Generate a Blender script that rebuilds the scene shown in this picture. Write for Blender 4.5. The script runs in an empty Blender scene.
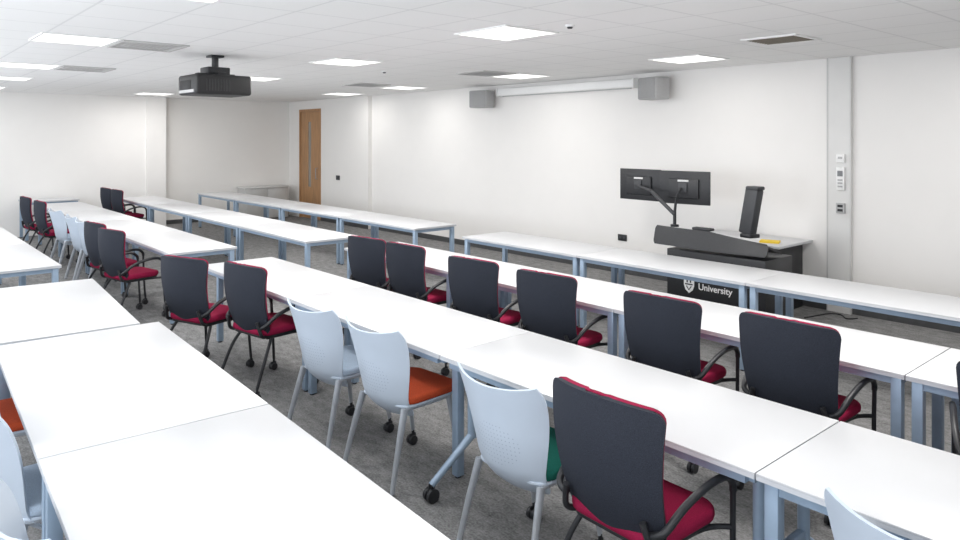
import bpy, bmesh, math, random
from mathutils import Vector, Matrix
random.seed(4)
C = bpy.context.scene.collection
R = math.radians
CEIL = 2.78

# ------------------------------------------------------------------ materials
def mat(name, col, rough=0.5, metal=0.0, scale=30.0, amt=0.06, bump=0.0, spec=0.5, stretch=(1,1,1)):
    m = bpy.data.materials.new(name); m.use_nodes = True
    nt = m.node_tree; b = nt.nodes['Principled BSDF']
    tc = nt.nodes.new('ShaderNodeTexCoord'); mp = nt.nodes.new('ShaderNodeMapping')
    mp.inputs['Scale'].default_value = stretch
    nz = nt.nodes.new('ShaderNodeTexNoise'); nz.inputs['Scale'].default_value = scale; nz.inputs['Detail'].default_value = 3
    cr = nt.nodes.new('ShaderNodeValToRGB')
    cr.color_ramp.elements[0].position = .3; cr.color_ramp.elements[1].position = .7
    cr.color_ramp.elements[0].color = tuple(c*(1-amt) for c in col)+(1,)
    cr.color_ramp.elements[1].color = tuple(min(1, c*(1+amt)) for c in col)+(1,)
    nt.links.new(tc.outputs['Object'], mp.inputs[0]); nt.links.new(mp.outputs[0], nz.inputs['Vector'])
    nt.links.new(nz.outputs['Fac'], cr.inputs[0]); nt.links.new(cr.outputs[0], b.inputs['Base Color'])
    b.inputs['Roughness'].default_value = rough; b.inputs['Metallic'].default_value = metal
    b.inputs['Specular IOR Level'].default_value = spec
    if bump:
        bp = nt.nodes.new('ShaderNodeBump'); bp.inputs['Strength'].default_value = bump; bp.inputs['Distance'].default_value = .004
        nt.links.new(nz.outputs['Fac'], bp.inputs['Height']); nt.links.new(bp.outputs[0], b.inputs['Normal'])
    return m
def emit(name, col, s):
    m = bpy.data.materials.new(name); m.use_nodes = True
    nt = m.node_tree; nt.nodes.remove(nt.nodes['Principled BSDF'])
    e = nt.nodes.new('ShaderNodeEmission'); e.inputs[0].default_value = col+(1,); e.inputs[1].default_value = s
    nt.links.new(e.outputs[0], nt.nodes['Material Output'].inputs[0]); return m

M = {}
M['wall'] = mat('wall_paint', (.89,.873,.85), .85, scale=4, amt=.006, spec=.2)
M['wall_door_shade'] = mat('wall_paint_door_shade', (.87,.853,.828), .85, scale=4, amt=.006, spec=.2)  # same wall paint slightly darkened: shading around the door put into the colour
M['wall_shade'] = mat('wall_paint_recess_shade', (.89,.873,.845), .85, scale=4, amt=.006, spec=.2)  # copy of the wall paint with the recess shade in its colour, very faint
M['trunk'] = mat('trunking_white', (.74,.735,.72), .5, scale=6, amt=.01)
M['trunkedge'] = mat('trunking_edge', (.60,.595,.585), .5, scale=6, amt=.02)
M['top'] = mat('white_laminate', (.635,.642,.655), .32, scale=3, amt=.01)
M['edge'] = mat('grey_edge_band', (.56,.58,.61), .5, scale=8, amt=.03)
M['frame'] = mat('blue_silver_paint', (.32,.42,.54), .38, .25, scale=20, amt=.04)
M['black'] = mat('black_plastic', (.018,.019,.022), .45, scale=60, amt=.15)
M['char'] = mat('charcoal_back_fabric', (.025,.029,.041), .78, scale=420, amt=.42, bump=.3, spec=.25)
M['burg'] = mat('burgundy_fabric', (.28,.012,.053), .85, scale=220, amt=.15, bump=.25, spec=.15)
M['orange'] = mat('orange_fabric', (.47,.07,.025), .85, scale=220, amt=.15, bump=.3, spec=.2)
M['green'] = mat('green_fabric', (.01,.12,.09), .85, scale=220, amt=.15, bump=.3, spec=.2)
M['palefab'] = mat('pale_blue_fabric', (.42,.51,.62), .8, scale=220, amt=.1, bump=.2, spec=.2)
M['legw'] = mat('pale_silver_leg', (.47,.50,.54), .4, .3, scale=30, amt=.03)
M['grey'] = mat('mid_grey_plastic', (.20,.21,.22), .5, scale=40, amt=.06)
M['dgrey'] = mat('dark_grey_plastic', (.050,.052,.057), .5, scale=40, amt=.06)
M['proj'] = mat('projector_black', (.018,.018,.019), .5, scale=40, amt=.06)
M['pvent'] = mat('projector_vent', (.035,.035,.037), .5, scale=40, amt=.06)
M['lgrey'] = mat('light_grey_plastic', (.45,.45,.45), .5, scale=40, amt=.04)
M['grille'] = mat('speaker_grille_grey', (.36,.36,.36), .7, scale=300, amt=.2, bump=.3)
M['skirt'] = mat('dark_skirting', (.065,.067,.07), .5, scale=20, amt=.1)
M['wood'] = mat('oak_veneer', (.43,.235,.11), .5, scale=6, amt=.2, stretch=(9,9,.6))
M['glass'] = mat('dark_vision_glass', (.28,.26,.23), .1, scale=3, amt=.1)
M['silver'] = mat('brushed_silver', (.3,.31,.32), .4, .6, scale=60, amt=.05)
M['white'] = mat('white_plastic', (.88,.88,.87), .45, scale=20, amt=.01)
M['yellow'] = mat('yellow_paper', (.85,.60,.05), .8, scale=20, amt=.03)
M['print'] = mat('white_print', (.85,.85,.85), .6, scale=20, amt=.01)
M['screen'] = mat('black_glass_screen', (.01,.01,.012), .12, scale=3, amt=.05)
M['cab'] = mat('grey_cabinet_paint', (.55,.55,.54), .5, scale=10, amt=.03)
M['cabtop'] = mat('pale_cabinet_top', (.68,.68,.67), .5, scale=10, amt=.03)
M['tilegrey'] = mat('grey_vent_panel', (.54,.53,.52), .7, scale=200, amt=.12)
M['ventbrown'] = mat('grey_brown_grille', (.30,.265,.22), .7, scale=100, amt=.1)
M['diff'] = emit('led_diffuser', (1,.98,.95), 2.2)

def perforated():
    m = mat('perforated_pale_plastic', (.53,.60,.69), .40, scale=5, amt=.02)
    nt = m.node_tree; b = nt.nodes['Principled BSDF']
    tc = nt.nodes.new('ShaderNodeTexCoord'); sp = nt.nodes.new('ShaderNodeSeparateXYZ')
    nt.links.new(tc.outputs['Object'], sp.inputs[0])
    def mth(op, a, c=None, v=None):
        n = nt.nodes.new('ShaderNodeMath'); n.operation = op
        nt.links.new(a, n.inputs[0])
        if c is not None: nt.links.new(c, n.inputs[1])
        if v is not None: n.inputs[1].default_value = v
        return n.outputs[0]
    d = []
    for ax in ('X','Z'):
        q = mth('MULTIPLY', sp.outputs[ax], v=52.0); q = mth('FRACT', q); q = mth('SUBTRACT', q, v=.5); d.append(mth('MULTIPLY', q, q))
    r = mth('LESS_THAN', mth('ADD', d[0], d[1]), v=.020)
    zc = mth('SUBTRACT', sp.outputs['Z'], v=.58); zc = mth('MULTIPLY', zc, zc); xc = mth('MULTIPLY', sp.outputs['X'], sp.outputs['X'])
    e = mth('ADD', mth('MULTIPLY', zc, v=1/.0090), mth('MULTIPLY', xc, v=1/.0170)); e = mth('LESS_THAN', e, v=1.0)
    f = mth('MULTIPLY', r, e)
    old = b.inputs['Base Color'].links[0].from_socket
    mx = nt.nodes.new('ShaderNodeMixRGB'); mx.inputs[2].default_value = (.33,.40,.50,1)
    nt.links.new(f, mx.inputs[0]); nt.links.new(old, mx.inputs[1]); nt.links.new(mx.outputs[0], b.inputs['Base Color'])
    return m
M['shell'] = perforated()

def carpet():
    m = bpy.data.materials.new('mottled_grey_carpet'); m.use_nodes = True
    nt = m.node_tree; b = nt.nodes['Principled BSDF']; L = nt.links.new
    tc = nt.nodes.new('ShaderNodeTexCoord')
    mp = nt.nodes.new('ShaderNodeMapping'); mp.inputs['Scale'].default_value = (1.3,2.6,1); L(tc.outputs['Object'], mp.inputs[0])
    n1 = nt.nodes.new('ShaderNodeTexNoise'); n1.inputs['Scale'].default_value = 6; n1.inputs['Detail'].default_value = 8; n1.inputs['Roughness'].default_value = .76; L(mp.outputs[0], n1.inputs['Vector'])
    mp2 = nt.nodes.new('ShaderNodeMapping'); mp2.inputs['Scale'].default_value = (.9,1.1,1); L(tc.outputs['Object'], mp2.inputs[0])
    n2 = nt.nodes.new('ShaderNodeTexNoise'); n2.inputs['Scale'].default_value = 80; n2.inputs['Detail'].default_value = 4; L(mp2.outputs[0], n2.inputs['Vector'])
    mx = nt.nodes.new('ShaderNodeMixRGB'); mx.inputs[0].default_value = .42; L(n1.outputs['Fac'], mx.inputs[1]); L(n2.outputs['Fac'], mx.inputs[2])
    cr = nt.nodes.new('ShaderNodeValToRGB'); cr.color_ramp.elements[0].position = .34; cr.color_ramp.elements[1].position = .66
    cr.color_ramp.elements[0].color = (.10,.10,.101,1); cr.color_ramp.elements[1].color = (.36,.357,.352,1)
    L(mx.outputs[0], cr.inputs[0]); L(cr.outputs[0], b.inputs['Base Color'])
    b.inputs['Roughness'].default_value = .95; b.inputs['Specular IOR Level'].default_value = .1
    bp = nt.nodes.new('ShaderNodeBump'); bp.inputs['Strength'].default_value = .3; bp.inputs['Distance'].default_value = .01
    L(n2.outputs['Fac'], bp.inputs['Height']); L(bp.outputs[0], b.inputs['Normal'])
    return m
M['carpet'] = carpet()

PU, PV = .58, .56
def ceiling_mat():
    m = bpy.data.materials.new('ceiling_tiles'); m.use_nodes = True
    nt = m.node_tree; b = nt.nodes['Principled BSDF']; L = nt.links.new
    tc = nt.nodes.new('ShaderNodeTexCoord'); sp = nt.nodes.new('ShaderNodeSeparateXYZ'); L(tc.outputs['Object'], sp.inputs[0])
    def mth(op, a, v=None, c=None):
        n = nt.nodes.new('ShaderNodeMath'); n.operation = op; L(a, n.inputs[0])
        if v is not None: n.inputs[1].default_value = v
        if c is not None: L(c, n.inputs[1])
        return n.outputs[0]
    ls = []
    for ax, off, p in (('X', 4.01, PU), ('Y', -1.17, PV)):
        q = mth('DIVIDE', mth('ADD', sp.outputs[ax], off), p); q = mth('FRACT', q); q = mth('SUBTRACT', q, .5); q = mth('ABSOLUTE', q)
        ls.append(mth('GREATER_THAN', q, .5-.009/p))
    f = mth('MAXIMUM', ls[0], c=ls[1])
    nz = nt.nodes.new('ShaderNodeTexNoise'); nz.inputs['Scale'].default_value = 120; L(tc.outputs['Object'], nz.inputs['Vector'])
    cr = nt.nodes.new('ShaderNodeValToRGB'); cr.color_ramp.elements[0].color = (.90,.897,.89,1); cr.color_ramp.elements[1].color = (.93,.927,.92,1)
    L(nz.outputs['Fac'], cr.inputs[0])
    mx = nt.nodes.new('ShaderNodeMixRGB'); mx.inputs[2].default_value = (.79,.79,.785,1); L(f, mx.inputs[0]); L(cr.outputs[0], mx.inputs[1])
    L(mx.outputs[0], b.inputs['Base Color']); b.inputs['Roughness'].default_value = .9
    return m
M['ceiling'] = ceiling_mat()

# ------------------------------------------------------------------ geometry helpers
def join(bm, t):
    me = bpy.data.meshes.new('t'); t.to_mesh(me); t.free(); bm.from_mesh(me); bpy.data.meshes.remove(me)
def box(bm, c, s, bev=0, seg=2, rot=None):
    t = bmesh.new(); bmesh.ops.create_cube(t, size=1)
    bmesh.ops.scale(t, vec=s, verts=t.verts)
    if bev: bmesh.ops.bevel(t, geom=t.edges[:], offset=bev, segments=seg, affect='EDGES', profile=.5)
    if rot is not None: bmesh.ops.rotate(t, cent=(0,0,0), matrix=rot, verts=t.verts)
    bmesh.ops.translate(t, vec=c, verts=t.verts); join(bm, t)
def cushion(bm, c, s, rc=.07, re=.02):
    t = bmesh.new(); bmesh.ops.create_cube(t, size=1); bmesh.ops.scale(t, vec=s, verts=t.verts)
    ve = [e for e in t.edges if abs((e.verts[0].co-e.verts[1].co).z) > s[2]*.9]
    bmesh.ops.bevel(t, geom=ve, offset=rc, segments=6, affect='EDGES', profile=.5)
    he = [e for e in t.edges if abs(e.verts[0].co.z-e.verts[1].co.z) < 1e-6 and len(e.link_faces) == 2 and abs(e.link_faces[0].normal.z-e.link_faces[1].normal.z) > .5]
    bmesh.ops.bevel(t, geom=he, offset=re, segments=3, affect='EDGES', profile=.5)
    bmesh.ops.translate(t, vec=c, verts=t.verts); join(bm, t)
def cyl(bm, c, r, d, axis='Z', n=20, r2=None):
    t = bmesh.new(); bmesh.ops.create_cone(t, cap_ends=True, segments=n, radius1=r, radius2=r if r2 is None else r2, depth=d)
    if axis == 'X': bmesh.ops.rotate(t, cent=(0,0,0), matrix=Matrix.Rotation(R(90),3,'Y'), verts=t.verts)
    if axis == 'Y': bmesh.ops.rotate(t, cent=(0,0,0), matrix=Matrix.Rotation(R(90),3,'X'), verts=t.verts)
    bmesh.ops.translate(t, vec=c, verts=t.verts); join(bm, t)
def smooth_path(pts, k=5):
    P = [Vector(p) for p in pts]
    if len(P) < 3: return P
    out = []
    for i in range(len(P)-1):
        p0 = P[max(i-1,0)]; p1 = P[i]; p2 = P[i+1]; p3 = P[min(i+2,len(P)-1)]
        for j in range(k):
            t = j/k
            out.append(.5*((2*p1)+(-p0+p2)*t+(2*p0-5*p1+4*p2-p3)*t*t+(-p0+3*p1-3*p2+p3)*t**3))
    out.append(P[-1]); return out
def tube(bm, pts, r, n=10, smooth=True, r_end=None, flat=1.0):
    P = smooth_path(pts) if smooth else [Vector(p) for p in pts]
    rings = []; up = None
    for i, p in enumerate(P):
        d = (P[min(i+1,len(P)-1)]-P[max(i-1,0)]).normalized()
        if up is None:
            up = Vector((0,1,0)) if flat != 1.0 else d.orthogonal().normalized()
        up = (up-d*up.dot(d)).normalized(); s = d.cross(up)
        rr = r if r_end is None else r+(r_end-r)*i/(len(P)-1)
        rings.append([bm.verts.new(p+(up*math.cos(2*math.pi*k/n)+s*math.sin(2*math.pi*k/n)*flat)*rr) for k in range(n)])
    for a, b in zip(rings, rings[1:]):
        for k in range(n): bm.faces.new((a[k], a[(k+1)%n], b[(k+1)%n], b[k]))
    bm.faces.new(rings[0][::-1]); bm.faces.new(rings[-1])
def sheet(bm, fn, nu, nv, th):
    e = 1e-3; F = []; B = []
    for j in range(nv+1):
        fr = []; br = []
        for i in range(nu+1):
            u = -1+2*i/nu; v = j/nv
            p = Vector(fn(u,v))
            a = Vector(fn(min(u+e,1),v))-Vector(fn(max(u-e,-1),v)); c = Vector(fn(u*.98,min(v+e,1)))-Vector(fn(u*.98,max(v-e,0)))
            n = a.cross(c); n = n.normalized() if n.length > 1e-12 else Vector((0,-1,0))
            fr.append(bm.verts.new(p+n*th/2)); br.append(bm.verts.new(p-n*th/2))
        F.append(fr); B.append(br)
    for j in range(nv):
        for i in range(nu):
            bm.faces.new((F[j][i],F[j][i+1],F[j+1][i+1],F[j+1][i]))
            bm.faces.new((B[j][i],B[j+1][i],B[j+1][i+1],B[j][i+1]))
    for j in range(nv):
        bm.faces.new((F[j][0],F[j+1][0],B[j+1][0],B[j][0])); bm.faces.new((F[j][nu],B[j][nu],B[j+1][nu],F[j+1][nu]))
    for i in range(nu):
        bm.faces.new((F[0][i],B[0][i],B[0][i+1],F[0][i+1])); bm.faces.new((F[nv][i],F[nv][i+1],B[nv][i+1],B[nv][i]))
def obj(name, bm, m, parent=None, flat=False, label=None):
    bmesh.ops.recalc_face_normals(bm, faces=bm.faces)
    me = bpy.data.meshes.new(name); bm.to_mesh(me); bm.free()
    if not flat:
        me.polygons.foreach_set('use_smooth', [True]*len(me.polygons)); me.set_sharp_from_angle(angle=R(38))
    me.materials.append(M[m]); o = bpy.data.objects.new(name, me); C.objects.link(o)
    if parent: o.parent = parent
    if label: o['label'] = label
    return o
def thing(name, label, cat, loc=(0,0,0), rz=0, group=None):
    o = bpy.data.objects.new(name, None); o.empty_display_size = .1; C.objects.link(o)
    o.location = loc; o.rotation_euler = (0,0,rz); o['label'] = label; o['category'] = cat
    if group: o['group'] = group
    return o
def tag(o, label, cat, group=None):
    o['label'] = label; o['category'] = cat
    if group: o['group'] = group
    return o
def struct(name, bm, m, parent=None):
    o = obj(name, bm, m, parent, flat=True)
    if not parent: o['kind'] = 'structure'
    return o
def dup(root, loc, rz, label, group=None):
    r = root.copy(); C.objects.link(r); r.location = loc; r.rotation_euler = (0,0,rz); r['label'] = label
    if group: r['group'] = group
    for ch in list(root.children):
        c = ch.copy(); C.objects.link(c); c.parent = r
        for g in list(ch.children):
            d = g.copy(); C.objects.link(d); d.parent = c
    return r
def nb(): return bmesh.new()
def span(x0,x1,y0,y1,z0,z1,bm=None,bev=0):
    bm = bm or nb(); box(bm, ((x0+x1)/2,(y0+y1)/2,(z0+z1)/2), (abs(x1-x0),abs(y1-y0),abs(z1-z0)), bev); return bm

# ------------------------------------------------------------------ room shell
XL, XR, YF, YB = -16.38, 2.4, 8.09, -1.0
YD = YF-.09
struct('floor', span(XL-.5,XR+.3,YB-.3,YF+.3,-.1,0), 'carpet')
struct('ceiling', span(XL-.5,XR+.3,YB-.3,YF+.3,CEIL,CEIL+.1), 'ceiling')
struct('wall_front', span(-12.76,XR,YF,YF+.2,0,CEIL), 'wall')
DX0, DX1 = -15.84, -14.78
bm = span(DX1,-12.76,YD,YF+.2,0,CEIL); span(XL,DX0,YD,YF+.2,0,CEIL,bm); span(DX0,DX1,YD,YF+.2,2.58,CEIL,bm)
struct('wall_front', bm, 'wall_door_shade')
struct('wall_left', span(XL-.2,XL,5.0,YF+.2,0,CEIL), 'wall_shade')
bm = span(XL-.2,XL+.22,YB,5.0,0,CEIL); span(XL+.22,XL+.27,4.6,5.0,0,CEIL,bm); struct('wall_left', bm, 'wall')
struct('wall_right', span(XR,XR+.2,YB-.2,YF+.2,0,CEIL), 'wall')
bm = span(XL,XR,YB-.2,YB,0,.95); span(XL,XR,YB-.2,YB,2.45,CEIL,bm)
wx = [-15.0,-12.0,-9.0,-6.0,-3.0,0.0]
edges = [XL]+[v for x in wx for v in (x-.3, x+1.9)]+[XR]
for a, b_ in zip(edges[::2], edges[1::2]): span(a,b_,YB-.2,YB,.95,2.45,bm)
struct('wall_back', bm, 'wall')
for i, x in enumerate(wx):
    bm = nb(); x0, x1 = x-.3, x+1.9
    span(x0,x1,YB-.14,YB-.08,.95,1.0,bm); span(x0,x1,YB-.14,YB-.08,2.4,2.45,bm)
    for xx in (x0, (x0+x1)/2-.025, x1-.05): span(xx,xx+.05,YB-.14,YB-.08,1.0,2.4,bm)
    struct('window_%d' % (i+1), bm, 'lgrey')
struct('baseboard_front', span(-12.76,XR,YF-.018,YF,0,.09), 'skirt')
struct('baseboard_front', span(DX1+.01,-12.76,YD-.018,YD,0,.09), 'skirt')
bm = span(XL,XL+.018,5.0,YD-.02,0,.09); struct('baseboard_left', bm, 'skirt')
struct('baseboard_right', span(XR-.018,XR,YB,YF-.02,0,.09), 'skirt')
# door
y = YD+.03
bm = nb(); span(DX0,DX0+.06,YD-.012,YF+.1,0,2.58,bm); span(DX1-.06,DX1,YD-.012,YF+.1,0,2.58,bm); span(DX0+.06,DX1-.06,YD-.012,YF+.1,2.52,2.58,bm)
d = struct('door_1', bm, 'wood')
g0, g1 = DX0+.42, DX0+.56
lf = nb(); span(DX0+.065,g0,y-.02,y+.02,.01,2.515,lf); span(g1,DX1-.065,y-.02,y+.02,.01,2.515,lf)
span(g0,g1,y-.02,y+.02,.01,.75,lf); span(g0,g1,y-.02,y+.02,2.28,2.515,lf)
obj('door_leaf', lf, 'wood', d, True); obj('door_glass', span(g0,g1,y-.012,y+.005,.75,2.28), 'glass', d, True)
hx = DX1-.18
h = nb(); tube(h, [(hx,y-.02,.95),(hx,y-.07,.95),(hx,y-.07,1.2),(hx,y-.02,1.2)], .010, smooth=False); obj('door_handle', h, 'silver', d)
# wall trunking
struct('trim_1', span(-3.42,-3.17,YF-.05,YF,.0,CEIL-.002), 'trunk')
for x in (-3.42, -3.178): struct('trim_2', span(x-.003,x+.011,YF-.054,YF-.05,.0,CEIL-.002), 'trunkedge')

# wall controls
def wallbox(name, label, cat, x, z, w, h, m='white', y=YF-.05, d=.03):
    t = thing(name, label, cat, (x, y, z-h/2)); b = nb(); box(b, (0,-d/2,h/2), (w,d,h), .004); obj('housing', b, m, t); return t
t = wallbox('thermostat', 'small white square thermostat highest on the wall trunking', 'thermostat', -3.27, 1.68, .09, .09)
b = nb(); box(b, (0,-.032,.05), (.045,.004,.025)); obj('display', b, 'lgrey', t)
t = wallbox('control_panel', 'tall white wall control panel with dark display on the trunking', 'control panel', -3.27, 1.46, .085, .25)
b = nb(); box(b, (0,-.032,.18), (.055,.004,.06)); obj('display', b, 'grey', t)
for k in range(3):
    b = nb(); box(b, (0,-.033,.04+k*.035), (.05,.006,.018), .002); obj('button', b, 'lgrey', t)
t = wallbox('connection_plate', 'dark grey connection plate lowest on the wall trunking', 'socket', -3.27, 1.14, .09, .11, 'lgrey')
for k in range(2):
    b = nb(); box(b, (0,-.032,.033+k*.045), (.055,.005,.028), .002); obj('socket_face', b, 'black', t)
t = wallbox('light_switch', 'black double light switch on the wall beside the wooden door', 'light switch', -14.0, 1.02, .16, .10, 'black', YD, .012)
for s in (-1,1):
    b = nb(); box(b, (s*.035,-.015,.05), (.03,.006,.05), .002); obj('rocker', b, 'dgrey', t)
t = wallbox('wall_socket', 'dark power socket low on the front wall left of the lectern', 'socket', -6.25, .5, .15, .09, 'black', YF, .014)
for s in (-1,1):
    b = nb(); box(b, (s*.035,-.016,.045), (.03,.004,.03), .001); obj('socket_face', b, 'dgrey', t)

# ------------------------------------------------------------------ ceiling fittings
LW, LD = .64, .61
def make_panel():
    t = thing('ceiling_light', '', 'ceiling light', (0,0,CEIL))
    b = nb()
    for sx, sy, cx, cy in ((LW,.02,0,LD/2-.01),(LW,.02,0,-LD/2+.01),(.02,LD-.04,LW/2-.01,0),(.02,LD-.04,-LW/2+.01,0)): box(b, (cx,cy,-.006), (sx,sy,.012))
    obj('frame', b, 'white', t); b = nb(); box(b, (0,0,-.004), (LW-.04,LD-.04,.006)); obj('diffuser', b, 'diff', t); return t
LP = [(1.4,1.45,'nearest the windows at the right, above the near rows'),(1.4,4.25,'right-most of the middle line, above the second row'),(1.4,7.05,'right-most of the line by the front wall'),
 (4.3,1.42,'cut by the top photo edge'),(4.36,4.08,'largest in view, at top centre of the ceiling'),(4.46,6.95,'between the right wall speaker and the brown grille'),
 (7.15,1.44,'large, at upper left beside a grey vent panel'),(7.22,4.23,'just right of the projector in the middle line'),(7.25,7.05,'in front of the projection screen housing, left of centre'),
 (10.1,1.52,'at the left edge, second nearest in its line'),(10.1,4.38,'small, immediately right of the projector body'),(10.25,7.15,'left of the left wall speaker, near the front wall'),
 (12.42,1.60,'at the far left edge, third nearest in its line'),(12.5,7.25,'smallest, nearest the wooden door'),
 (14.9,1.6,'farthest left, close to the back left wall'),(14.9,4.4,'thin, left of the projector, near the wall pilaster')]
pan = make_panel()
for i, (u, v, txt) in enumerate(LP):
    lab = 'square flush LED ceiling panel ' + txt
    if i == 0: pan.location = (-u, v, CEIL); pan['label'] = lab; pan['group'] = 'square ceiling light panels'
    else: dup(pan, (-u, v, CEIL), 0, lab)
    ld = bpy.data.lights.new('panel_lamp', 'AREA'); ld.shape = 'RECTANGLE'; ld.size = LW-.06; ld.size_y = LD-.06
    ld.energy = 7 if v > 6 else (19 if v < 2 else 50); ld.spread = R(180); ld.color = (1,.98,.957)
    if u > 14: ld.energy *= .42 if v > 2 else .3
    lo = bpy.data.objects.new('panel_lamp', ld); lo.location = (-u, v, CEIL-.014); C.objects.link(lo)
for u, v, m, dd, lab in ((7.2,2.07,'tilegrey',.58,'flat grey ceiling vent beside the large upper left light'),(10.1,2.15,'tilegrey',.58,'flat grey ceiling vent left of the projector'),
                     (7.25,6.41,'tilegrey',.58,'grey ceiling vent by the light before the projection screen'),(10.1,6.3,'tilegrey',.58,'small grey ceiling vent near the front wall beyond the projector'),
                     (3.03,6.18,'ventbrown',.5,'grey-brown louvred ceiling grille at upper right above the lectern')):
    t = thing('ceiling_vent', lab, 'ceiling vent', (-u,v,CEIL)); w = dd
    b = nb()
    for sx, sy, cx, cy in ((w,.03,0,dd/2-.015),(w,.03,0,-dd/2+.015),(.03,dd-.06,w/2-.015,0),(.03,dd-.06,-w/2+.015,0)): box(b, (cx,cy,-.007), (sx,sy,.014))
    obj('frame', b, 'white' if m == 'ventbrown' else 'tilegrey', t); b = nb(); box(b, (0,0,-.002), (w-.06,dd-.06,.004)); obj('backing', b, m, t)
    b = nb()
    for k in range(9): box(b, (0,-dd/2+.065+k*(dd-.13)/8,-.008), (w-.06,.02,.003), rot=Matrix.Rotation(R(30),3,'X'))
    obj('louvres', b, m, t)
for u, v, lab in ((3.73,4.17,'tiny dark ceiling sensor right of the large top centre light'),(7.9,5.2,'small white round detector at middle of the ceiling')):
    t = thing('ceiling_detector', lab, 'detector', (-u,v,CEIL)); b = nb(); cyl(b, (0,0,-.008), .035, .016, r2=.04); obj('base', b, 'white', t)
    b = nb(); cyl(b, (0,0,-.022), .018, .014, r2=.024); obj('sensor_head', b, 'dgrey', t)

# ------------------------------------------------------------------ projector
t = thing('projector', 'black projector hanging from the ceiling on a black bracket', 'projector', (-7.60,2.86,0), R(2))
b = nb(); box(b, (0,0,2.455), (.50,.60,.21), .03, 3); obj('body', b, 'proj', t)
b = nb()
for k in range(9): box(b, (.252,-.19+k*.03,2.45), (.006,.014,.12))
obj('side_vent', b, 'pvent', t); b = nb()
for k in range(10): box(b, (-.17+k*.03,-.302,2.45), (.014,.006,.10))
obj('rear_vent', b, 'pvent', t)
b = nb(); cyl(b, (.05,.32,2.46), .05, .06, 'Y'); obj('lens', b, 'black', t)
b = nb(); box(b, (0,-.304,2.385), (.40,.008,.03)); obj('port_strip', b, 'lgrey', t)
b = nb(); box(b, (0,0,CEIL-.012), (.14,.14,.022), .003); obj('mount_plate', b, 'black', t)
b = nb(); cyl(b, (0,0,CEIL-.09), .035, .15); box(b, (0,0,2.605), (.22,.24,.09), .012)
box(b, (0,0,2.575), (.36,.10,.035), .008); box(b, (0,0,2.57), (.10,.40,.03), .008)
obj('mount_bracket', b, 'black', t)

# ------------------------------------------------------------------ screen housing & speakers
t = thing('projection_screen', 'long white rolled projection screen housing high on the front wall', 'projection screen', (-7.36,YF,2.59))
b = nb(); box(b, (0,-.06,.065), (2.74,.12,.125), .02, 3); obj('housing', b, 'white', t)
b = nb(); box(b, (0,-.06,-.002), (2.60,.03,.014), .003); obj('bottom_bar', b, 'lgrey', t)
for s in (-1,1):
    b = nb(); box(b, (s*1.38,-.065,.065), (.02,.128,.133), .004); obj('end_cap', b, 'white', t)
for x, rz, lab in ((-9.02,12,'grey box loudspeaker on the wall left of the projection screen housing'),(-5.58,-14,'grey box loudspeaker on the wall right of the projection screen housing')):
    t = thing('wall_speaker', lab, 'speaker', (x,YF-.01,2.40), 0, 'pair of wall speakers')
    rm = Matrix.Rotation(R(rz),3,'Z')
    b = nb(); box(b, (0,-.20,.15), (.36,.24,.29), .02, 3, rot=rm); obj('cabinet', b, 'lgrey', t)
    g = rm @ Vector((0,-.124,0)); b = nb(); box(b, (g.x,-.20+g.y,.15), (.33,.012,.26), .005, rot=rm); obj('grille', b, 'grille', t)
    b = nb(); box(b, (0,-.04,.15), (.10,.08,.12), .004); obj('bracket', b, 'grey', t)

# ------------------------------------------------------------------ tables
def table_proto(L, D, kind='square'):
    t = thing('table', '', 'table'); H = .73
    b = nb(); box(b, (0,0,H-.004), (L,D,.008), .002, 2); obj('tabletop', b, 'top', t)
    b = nb(); box(b, (0,0,H-.0165), (L-.001,D-.001,.017)); obj('edge_band', b, 'edge', t)
    b = nb(); e = .04
    for s in (-1,1):
        box(b, (0,s*(D/2-e),H-.045), (L-.10,.025,.04)); box(b, (s*(L/2-.04),0,H-.045), (.025,D-.11,.04))
    obj('frame', b, 'frame', t)
    for sx in (-1,1):
        for sy in (-1,1):
            if kind in ('square', 'inset'):
                ins = .045 if kind == 'square' else .17
                b = nb(); x, y = sx*(L/2-.045), sy*(D/2-ins)
                box(b, (x,y,(H-.03+.012)/2), (.05,.05,H-.042), .004); l = obj('leg', b, 'frame', t)
                b = nb(); cyl(b, (x,y,.007), .018, .014); obj('foot', b, 'black', l)
            else:
                b = nb(); x, y = sx*(L/2-.07), sy*(D/2-.17)
                tube(b, [(x,y,H-.03),(x,y,.26)], .024, smooth=False, n=14)
                tube(b, [(x,y,.275),(x,sy*(D/2+.11),.085)], .022, smooth=False, n=12, r_end=.018); l = obj('leg', b, 'frame', t)
                b = nb(); yy = sy*(D/2+.11); cyl(b, (x,yy,.078), .014, .03)
                for w in (-1,1): cyl(b, (x+w*.016,yy,.036), .036, .02, 'X')
                box(b, (x,yy,.05), (.014,.05,.04), .005); obj('caster', b, 'black', l)
    if kind == 'post':
        for sx in (-1,1):
            b = nb(); box(b, (sx*(L/2-.07),0,.30), (.03,D-.34,.04), .005); obj('crossbar', b, 'frame', t)
    return t
protos = {}
def place_table(u0, L, vn, D, rot, label, group, kind='square'):
    k = (L, D, kind); loc = (-(u0+L/2), vn+D/2, 0)
    if k not in protos:
        t = table_proto(L, D, kind); protos[k] = t; t.location = loc; t.rotation_euler = (0,0,rot); t['label'] = label; t['group'] = group; return t
    return dup(protos[k], loc, rot, label, group)
L = 1.795
def row(us, vn, D, rowtxt, pos, group, kinds={}, rots=None, vns=None, L=L):
    for i, u in enumerate(us):
        place_table(u+.0025, L, (vns[i] if vns else vn), D, (rots[i] if rots else 0), 'white table, %s %s' % (pos[i], rowtxt), group, kinds.get(i, 'square'))
G1 = 'white tables of the right-hand block'; G2 = 'white tables of the left-hand block'
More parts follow.
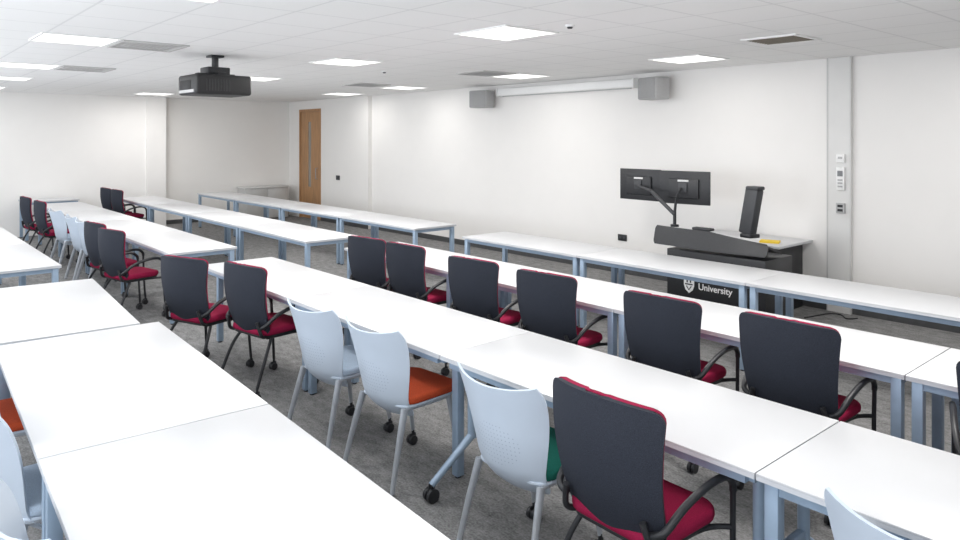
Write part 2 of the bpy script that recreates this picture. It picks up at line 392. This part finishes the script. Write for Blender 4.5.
row([4.74,2.94,1.14], 5.40, .70, 'of the front row by the lectern', ['left end','middle','right end'], G1)
row([4.88,3.08,1.28,-.52], 3.89, .70, 'of the second row from the lectern', ['left end','second from left','third from left','right end'], G1)
row([4.85,3.05,1.25,-.55], 2.36, .70, 'of the row with pale blue chairs', ['left end','second from left','third from left','right foreground end'], G1, kinds={0:'inset',1:'inset',2:'post'})
row([4.84,3.0,1.2], .55, .87, 'of the empty nearest foreground row', ['far end','middle','closest bottom end'], G1, rots=[R(-4),R(-2.5),R(-2.5)], vns=[.53,.528,.449], L=1.792)
row([7.5,9.47,11.44,13.41], 5.40, .70, 'of the left block row nearest the wooden door', ['right end','second from right','third from right','far left end'], G2, L=1.96)
row([7.37,9.34,11.31,13.28], 3.80, .70, 'of the middle left block row', ['right end','second from right','third from right','far left end'], G2, L=1.96)
row([7.5,9.3,11.1,12.9], 2.36, .70, 'of the left block row with mixed chairs', ['right end','second from right','third from right','far left end'], G2)
row([7.48,9.28,11.08], .70, .70, 'of the left block row at the photo edge', ['right end','second from right','third from right'], G2)
t = place_table(15.3,.9,2.37,.70,R(90),'short white table standing against the far left wall', G2); t.location = (-15.68,2.72,0)

# ------------------------------------------------------------------ chairs
def caster(parent, x, y, ang=0):
    b = nb(); cyl(b, (x,y,.070), .009, .04)
    for w in (-1,1): cyl(b, (x+w*.013,y-.008,.028), .028, .018, 'X', 18)
    t = bmesh.new(); box(t, (x,y-.004,.052), (.012,.05,.03), .005); join(b, t)
    obj('caster', b, 'black', parent)
def back_dark(off=0, gx=0, gz=0):
    def f(u, v):
        z0, z1, r = .45, .95+gz, .046
        z = z0+(z1-z0)*v; w = .228+.050*v-.008*v*v+gx
        dd = 0
        if z > z1-r: dd = r-math.sqrt(max(0, r*r-(z-(z1-r))**2))
        if z < z0+r: dd = r-math.sqrt(max(0, r*r-((z0+r)-z)**2))
        x = (w-dd)*u
        return (x, -.185-.085*v-.034*math.sin(v*math.pi)+1.0*x*x+off, z+.012*(1-u*u)*v)
    return f
def rows_map(f):
    return lambda u, v: f(u, .5-.5*math.cos(math.pi*v))
def make_dark():
    t = thing('office_chair', '', 'chair')
    b = nb(); cushion(b, (0,.01,.464), (.455,.42,.052), .09, .020); obj('seat', b, 'burg', t)
    b = nb(); cushion(b, (0,.01,.430), (.42,.39,.018), .07, .005); obj('seat_shell', b, 'black', t)
    b = nb(); sheet(b, rows_map(back_dark()), 16, 26, .022); bk = obj('backrest', b, 'char', t)
    b = nb(); sheet(b, rows_map(back_dark(.020, -.009, .003)), 16, 26, .020); obj('back_cushion', b, 'burg', bk)
    for s in (-1,1):
        b = nb(); tube(b, [(s*.20,-.200,.50),(s*.252,-.190,.53),(s*.270,-.10,.595),(s*.274,.03,.632),(s*.274,.15,.634),(s*.270,.205,.595),(s*.268,.215,.56)], .0145, 12); obj('arm', b, 'black', t)
        b = nb(); tube(b, [(s*.268,.215,.565),(s*.262,.225,.30),(s*.268,.24,.085)], .0115, 10); l = obj('leg', b, 'black', t); caster(l, s*.268, .24)
        b = nb(); tube(b, [(s*.19,-.10,.42),(s*.225,-.17,.30),(s*.245,-.26,.085)], .012, 10); l = obj('leg', b, 'black', t); caster(l, s*.245, -.26)
        b = nb(); tube(b, [(s*.19,-.15,.43),(s*.208,-.198,.45),(s*.185,-.222,.55)], .013, 10); obj('back_bracket', b, 'black', t)
    b = nb()
    for s in (-1,1): tube(b, [(s*.19,-.14,.418),(s*.20,.12,.418),(s*.264,.222,.418)], .011, 8)
    tube(b, [(-.19,-.10,.415),(.19,-.10,.415)], .011, 8, False); obj('seat_frame', b, 'black', t)
    return t
def back_pale(u, v):
    z = .36+.485*v; s = min(1, v*1.15); s = s*s*(3-2*s)
    w = .194+.068*s
    a = abs(u)
    zz = z+(.022*a*a+.008*a**5)*s*s
    if v > .88: w -= .020*((v-.88)/.12)**2
    if v < .12: w -= .03*((.12-v)/.12)**2
    y = -.200-.090*v+(1.15+.9*(1-v))*(w*u)**2 - .02*v*v*v
    if v < .25: y += (.25-v)**2*1.2
    return (w*u, y, zz)
def make_pale(seatm):
    t = thing('stacking_chair', '', 'chair')
    b = nb(); sheet(b, back_pale, 24, 26, .010); obj('backrest', b, 'shell', t)
    b = nb(); cushion(b, (0,.04,.462), (.44,.42,.045), .09, .016); obj('seat', b, seatm, t)
    b = nb(); cushion(b, (0,.03,.432), (.42,.41,.014), .08, .004); obj('seat_shell', b, 'shell', t)
    for s in (-1,1):
        b = nb(); tube(b, [(s*.19,-.155,.425),(s*.207,-.21,.24),(s*.225,-.27,.006)], .024, 12, r_end=.015, flat=.62); l = obj('leg', b, 'legw', t)
        b = nb(); cyl(b, (s*.225,-.27,.006), .013, .012); obj('foot', b, 'grey', l)
        b = nb(); tube(b, [(s*.185,.17,.42),(s*.195,.20,.26),(s*.205,.23,.085)], .021, 12, r_end=.014, flat=.62); l = obj('leg', b, 'legw', t); caster(l, s*.205, .23)
        b = nb(); tube(b, [(s*.188,-.15,.42),(s*.19,.0,.415),(s*.185,.17,.415)], .012, 8); obj('side_rail', b, 'legw', t)
        b = nb(); tube(b, [(s*.14,-.14,.42),(s*.145,-.155,.46),(s*.140,-.185,.58)], .010, 8, r_end=.008); obj('back_upright', b, 'legw', t)
    return t
cp = {}
def chair(kind, ub, vb, rot, label, group):
    th = R(rot); off = .27 if kind == 'dark' else .28
    loc = (-ub-off*math.sin(th), vb+off*math.cos(th), 0)
    if kind not in cp:
        t = make_dark() if kind == 'dark' else make_pale(kind); cp[kind] = t
        t.location = loc; t.rotation_euler = (0,0,th); t['label'] = label; t['group'] = group; return t
    return dup(cp[kind], loc, th, label, group)
gC = 'mixed chairs along the third row'; gB = 'charcoal chairs along the second row'; gL = 'mixed chairs along the left block'
D = 'charcoal armchair with burgundy seat, '
chair('dark',5.80,1.88,20,D+'leftmost at the end of the third row', gC)
chair('dark',5.18,2.11,10,D+'between the leftmost armchair and the pale blue chairs', gC)
chair('palefab',4.02,2.06,6,'pale blue plastic chair, leftmost of the three before the third row', gC)
chair('orange',3.38,2.10,4,'pale blue plastic chair with an orange seat in the middle of the third row', gC)
chair('green',2.29,2.04,2,'pale blue plastic chair with a dark green seat beside the near armchair', gC)
chair('dark',1.70,2.03,-2,D+'largest and closest, in the right foreground', gC)
chair('palefab',.67,2.09,-3,'pale blue plastic chair cut by the bottom right photo edge', gC)
chair('dark',5.82,3.57,8,D+'leftmost of the six along the second row', gB)
chair('dark',5.23,3.60,4,D+'second from left along the second row', gB)
chair('dark',4.25,3.56,6,D+'third from left along the second row', gB)
chair('dark',3.47,3.57,5,D+'fourth from left along the second row', gB)
chair('dark',2.51,3.56,2,D+'fifth from left along the second row', gB)
chair('dark',1.755,3.59,0,D+'right-most fully visible along the second row', gB)
chair('dark',.70,3.60,17,D+'barely showing at the right photo edge', gB)
gD = 'pale chairs at the nearest row'
chair('palefab',2.33,.300,6,'pale blue plastic chair in the bottom left photo corner', gD)
chair('palefab',3.40,.345,0,'pale blue plastic chair at the left photo edge, just above the corner one', gD)
chair('orange',4.42,.25,-3,'pale blue plastic chair with orange seat at the left photo edge', gD)
chair('dark',8.08,1.90,12,D+'nearest of the left block, beside the aisle', gL)
chair('dark',8.86,1.92,8,D+'second nearest of the left block', gL)
chair('palefab',10.05,2.08,5,'pale blue plastic chair, nearest of three in the left block', gL)
chair('palefab',10.70,2.08,0,'pale blue plastic chair, middle of three in the left block', gL)
chair('palefab',11.75,2.08,5,'pale blue plastic chair, farthest of three in the left block', gL)
chair('dark',12.42,1.98,3,D+'just beyond the pale chairs in the left block', gL)
chair('dark',13.45,1.95,3,D+'farthest of the left block mixed chair line', gL)
chair('dark',14.2,3.48,5,D+'right one of two at the back of the middle row', 'two far armchairs')
chair('dark',14.85,3.45,3,D+'left one of two at the back of the middle row', 'two far armchairs')

# ------------------------------------------------------------------ lectern and teaching desk
def text_mesh(s, size):
    cu = bpy.data.curves.new('txt', 'FONT'); cu.body = s; cu.size = size; cu.extrude = .001; cu.offset = .0012; cu.align_x = 'LEFT'
    o = bpy.data.objects.new('txt', cu); C.objects.link(o); bpy.context.view_layer.update()
    me = bpy.data.meshes.new_from_object(o.evaluated_get(bpy.context.evaluated_depsgraph_get())); bpy.data.objects.remove(o); return me
t = thing('lectern', 'black curved teaching lectern with university lettering before the front wall', 'lectern', (-4.0,6.9,0))
b = nb(); box(b, (.03,.02,.36), (1.12,.56,.68), .006); cb = obj('cabinet', b, 'black', t)
for s in (-1,1):
    b = nb(); box(b, (.03+s*.27,.306,.36), (.52,.012,.60), .003); obj('cabinet_door', b, 'dgrey', cb)
def ztop(u): return .93-.085*max(0,u-.05)
def hood(u, v):
    w = .65-.02*abs(2*v-1)**6
    zb = .735; zt = ztop(u)
    return (w*u-.05, -.31+.05*u*u+.05*v, zb+(zt-zb)*v)
b = nb(); sheet(b, hood, 32, 12, .03); obj('hood', b, 'black', t)
def deck(u, v):
    y0 = -.26+.05*u*u
    return (u*.63-.05, y0+(.10-y0)*v, ztop(u)-.014-.10*v)
b = nb(); sheet(b, deck, 24, 6, .02); obj('console_deck', b, 'black', t)
b = nb(); box(b, (-.25,-.03,.872), (.40,.13,.02), .004, rot=Matrix.Rotation(R(-13),3,'X')); obj('keyboard_tray', b, 'black', t)
b = nb(); box(b, (-.12,-.21,.943), (.22,.09,.03), .012); obj('control_screen', b, 'black', t)
me = text_mesh('University', .094); me.materials.append(M['print']); o = bpy.data.objects.new('lettering', me); C.objects.link(o); o.parent = cb
o.location = (-.145, -.2625, .31); o.rotation_euler = (R(90),0,0); o['label'] = 'white lettering reading University'
b = nb(); pts = [(-.062,.135),(.062,.135),(.062,.05),(.044,.005),(0,-.03),(-.044,.005),(-.062,.05)]
sx0 = -.255
f = [b.verts.new((sx0+x, -.2635, .285+z)) for x, z in pts]; b.faces.new(f)
ex = bmesh.ops.extrude_face_region(b, geom=b.faces[:]); bmesh.ops.translate(b, vec=(0,.003,0), verts=[v for v in ex['geom'] if isinstance(v, bmesh.types.BMVert)])
obj('shield_emblem', b, 'print', cb, True)
b = nb(); box(b, (sx0,-.266,.35), (.09,.004,.012)); box(b, (sx0-.02,-.266,.385), (.014,.004,.035)); box(b, (sx0+.02,-.266,.385), (.014,.004,.035)); tube(b, [(sx0-.028,-.266,.33),(sx0,-.266,.29),(sx0+.028,-.266,.33)], .005, 6, False)
obj('emblem_detail', b, 'black', cb)
t = thing('teaching_desk', 'white topped side desk between the lectern and front wall', 'desk', (-4.22,7.66,0))
b = nb(); box(b, (0,0,.745), (1.28,.80,.028), .004); obj('desktop', b, 'top', t)
for s in (-1,1):
    b = nb(); box(b, (s*.52,.02,.366), (.03,.70,.732), .003); obj('side_panel', b, 'black', t)
b = nb(); box(b, (0,.34,.45), (1.01,.02,.50)); obj('modesty_panel', b, 'black', t)
b = nb(); box(b, (0,0,0), (.20,.15,.02)); o = obj('notepad', b, 'yellow'); o.location = (-3.80,7.50,.770); o.rotation_euler = (0,0,R(20)); tag(o, 'yellow paper pad lying on the teaching desk', 'notepad')

# monitors
def monitor(x, y, z, rz, label):
    t = thing('monitor', label, 'monitor', (x,y,z), rz, 'pair of computer monitors')
    b = nb(); box(b, (0,0,0), (.60,.022,.37), .006); obj('casing', b, 'black', t)
    b = nb(); box(b, (0,-.022,-.01), (.36,.03,.22), .012); obj('rear_housing', b, 'black', t)
    b = nb(); box(b, (0,.0125,.005), (.57,.003,.335)); obj('screen', b, 'screen', t)
    b = nb(); box(b, (0,-.045,0), (.10,.016,.10), .003); obj('mount_bracket', b, 'dgrey', t)
    b = nb(); box(b, (0,-.0375,.078), (.13,.004,.022), .001); obj('badge', b, 'cabtop', t)
    return t
monitor(-5.17,7.03,1.345,R(-2),'black flat monitor seen from behind, left one above the lectern')
monitor(-4.52,6.96,1.345,R(8),'black flat monitor seen from behind, right one above the lectern')
t = thing('monitor_stand', 'dark twin arm stand rising from the lectern to the monitors', 'monitor stand', (-4.54,6.80,.92))
b = nb(); cyl(b, (0,0,.012), .045, .024); cyl(b, (0,0,.09), .018, .18); obj('post', b, 'black', t)
b = nb(); tube(b, [(0,-.01,.14),(-.30,-.02,.38)], .021, 10, False); tube(b, [(-.30,-.02,.38),(-.62,.155,.42)], .015, 10, False); obj('arm', b, 'dgrey', t)
b = nb(); tube(b, [(0,0,.15),(.02,.0,.32)], .015, 10, False); tube(b, [(.02,.0,.32),(.018,.09,.42)], .014, 10, False); obj('arm', b, 'black', t)
# document camera
t = thing('document_camera', 'dark upright document camera at the right end of the lectern', 'document camera', (-3.70,6.88,.88), R(-15))
b = nb(); box(b, (0,0,.02), (.14,.14,.04), .01); obj('base', b, 'black', t)
b = nb(); box(b, (.015,.0,.27), (.165,.10,.49), .022, rot=Matrix.Rotation(R(12),3,'Y')); obj('arm', b, 'dgrey', t)
b = nb(); box(b, (.07,.0,.51), (.16,.11,.04), .014); obj('camera_head', b, 'dgrey', t)
# floor cable
b = nb(); tube(b, [(-3.42,7.5,.008),(-3.38,7.7,.008),(-3.32,7.88,.012),(-3.22,7.92,.008),(-3.12,7.8,.008),(-3.05,7.9,.008)], .007, 8)
tag(obj('power_cable', b, 'black'), 'short black cable loop on the carpet right of the lectern', 'cable')
# low cabinet by the door
t = thing('low_cabinet', 'low grey cabinet against the far wall near the wooden door', 'cabinet', (-16.1,7.2,0))
b = nb(); box(b, (0,0,.375), (.44,1.06,.71), .004); obj('body', b, 'cab', t)
b = nb(); box(b, (.01,0,.745), (.48,1.10,.03), .004); obj('top', b, 'cabtop', t)
for s in (-1,1):
    b = nb(); box(b, (.228,s*.265,.375), (.014,.50,.65), .003); dd = obj('door', b, 'cab', t)
    b = nb(); box(b, (.242,s*.06,.45), (.014,.014,.12), .003); obj('handle', b, 'silver', dd)

# ------------------------------------------------------------------ light, world, camera
for x in wx:
    ld = bpy.data.lights.new('daylight', 'AREA'); ld.shape = 'RECTANGLE'; ld.size = 2.1; ld.size_y = 1.4; ld.energy = 60 if x < -7 else 57; ld.color = (.90,.945,1)
    lo = bpy.data.objects.new('daylight', ld); lo.location = (x+.8, YB-.25, 1.7); lo.rotation_euler = (R(90),0,0); C.objects.link(lo)
w = bpy.data.worlds.new('world'); bpy.context.scene.world = w; w.use_nodes = True
w.node_tree.nodes['Background'].inputs[0].default_value = (.75,.86,1,1); w.node_tree.nodes['Background'].inputs[1].default_value = .8
cd = bpy.data.cameras.new('camera'); cam = bpy.data.objects.new('camera', cd); C.objects.link(cam)
cd.sensor_width = 36; cd.lens = 713/960*36; cd.shift_y = -132/960; cam.location = (0,0,1.9); cam.rotation_euler = (R(90),0,R(49)); cd.clip_start = .05
bpy.context.scene.camera = cam
bpy.context.scene.view_settings.view_transform = 'Standard'
bpy.context.scene.view_settings.look = 'None'
bpy.context.scene.view_settings.exposure = 0
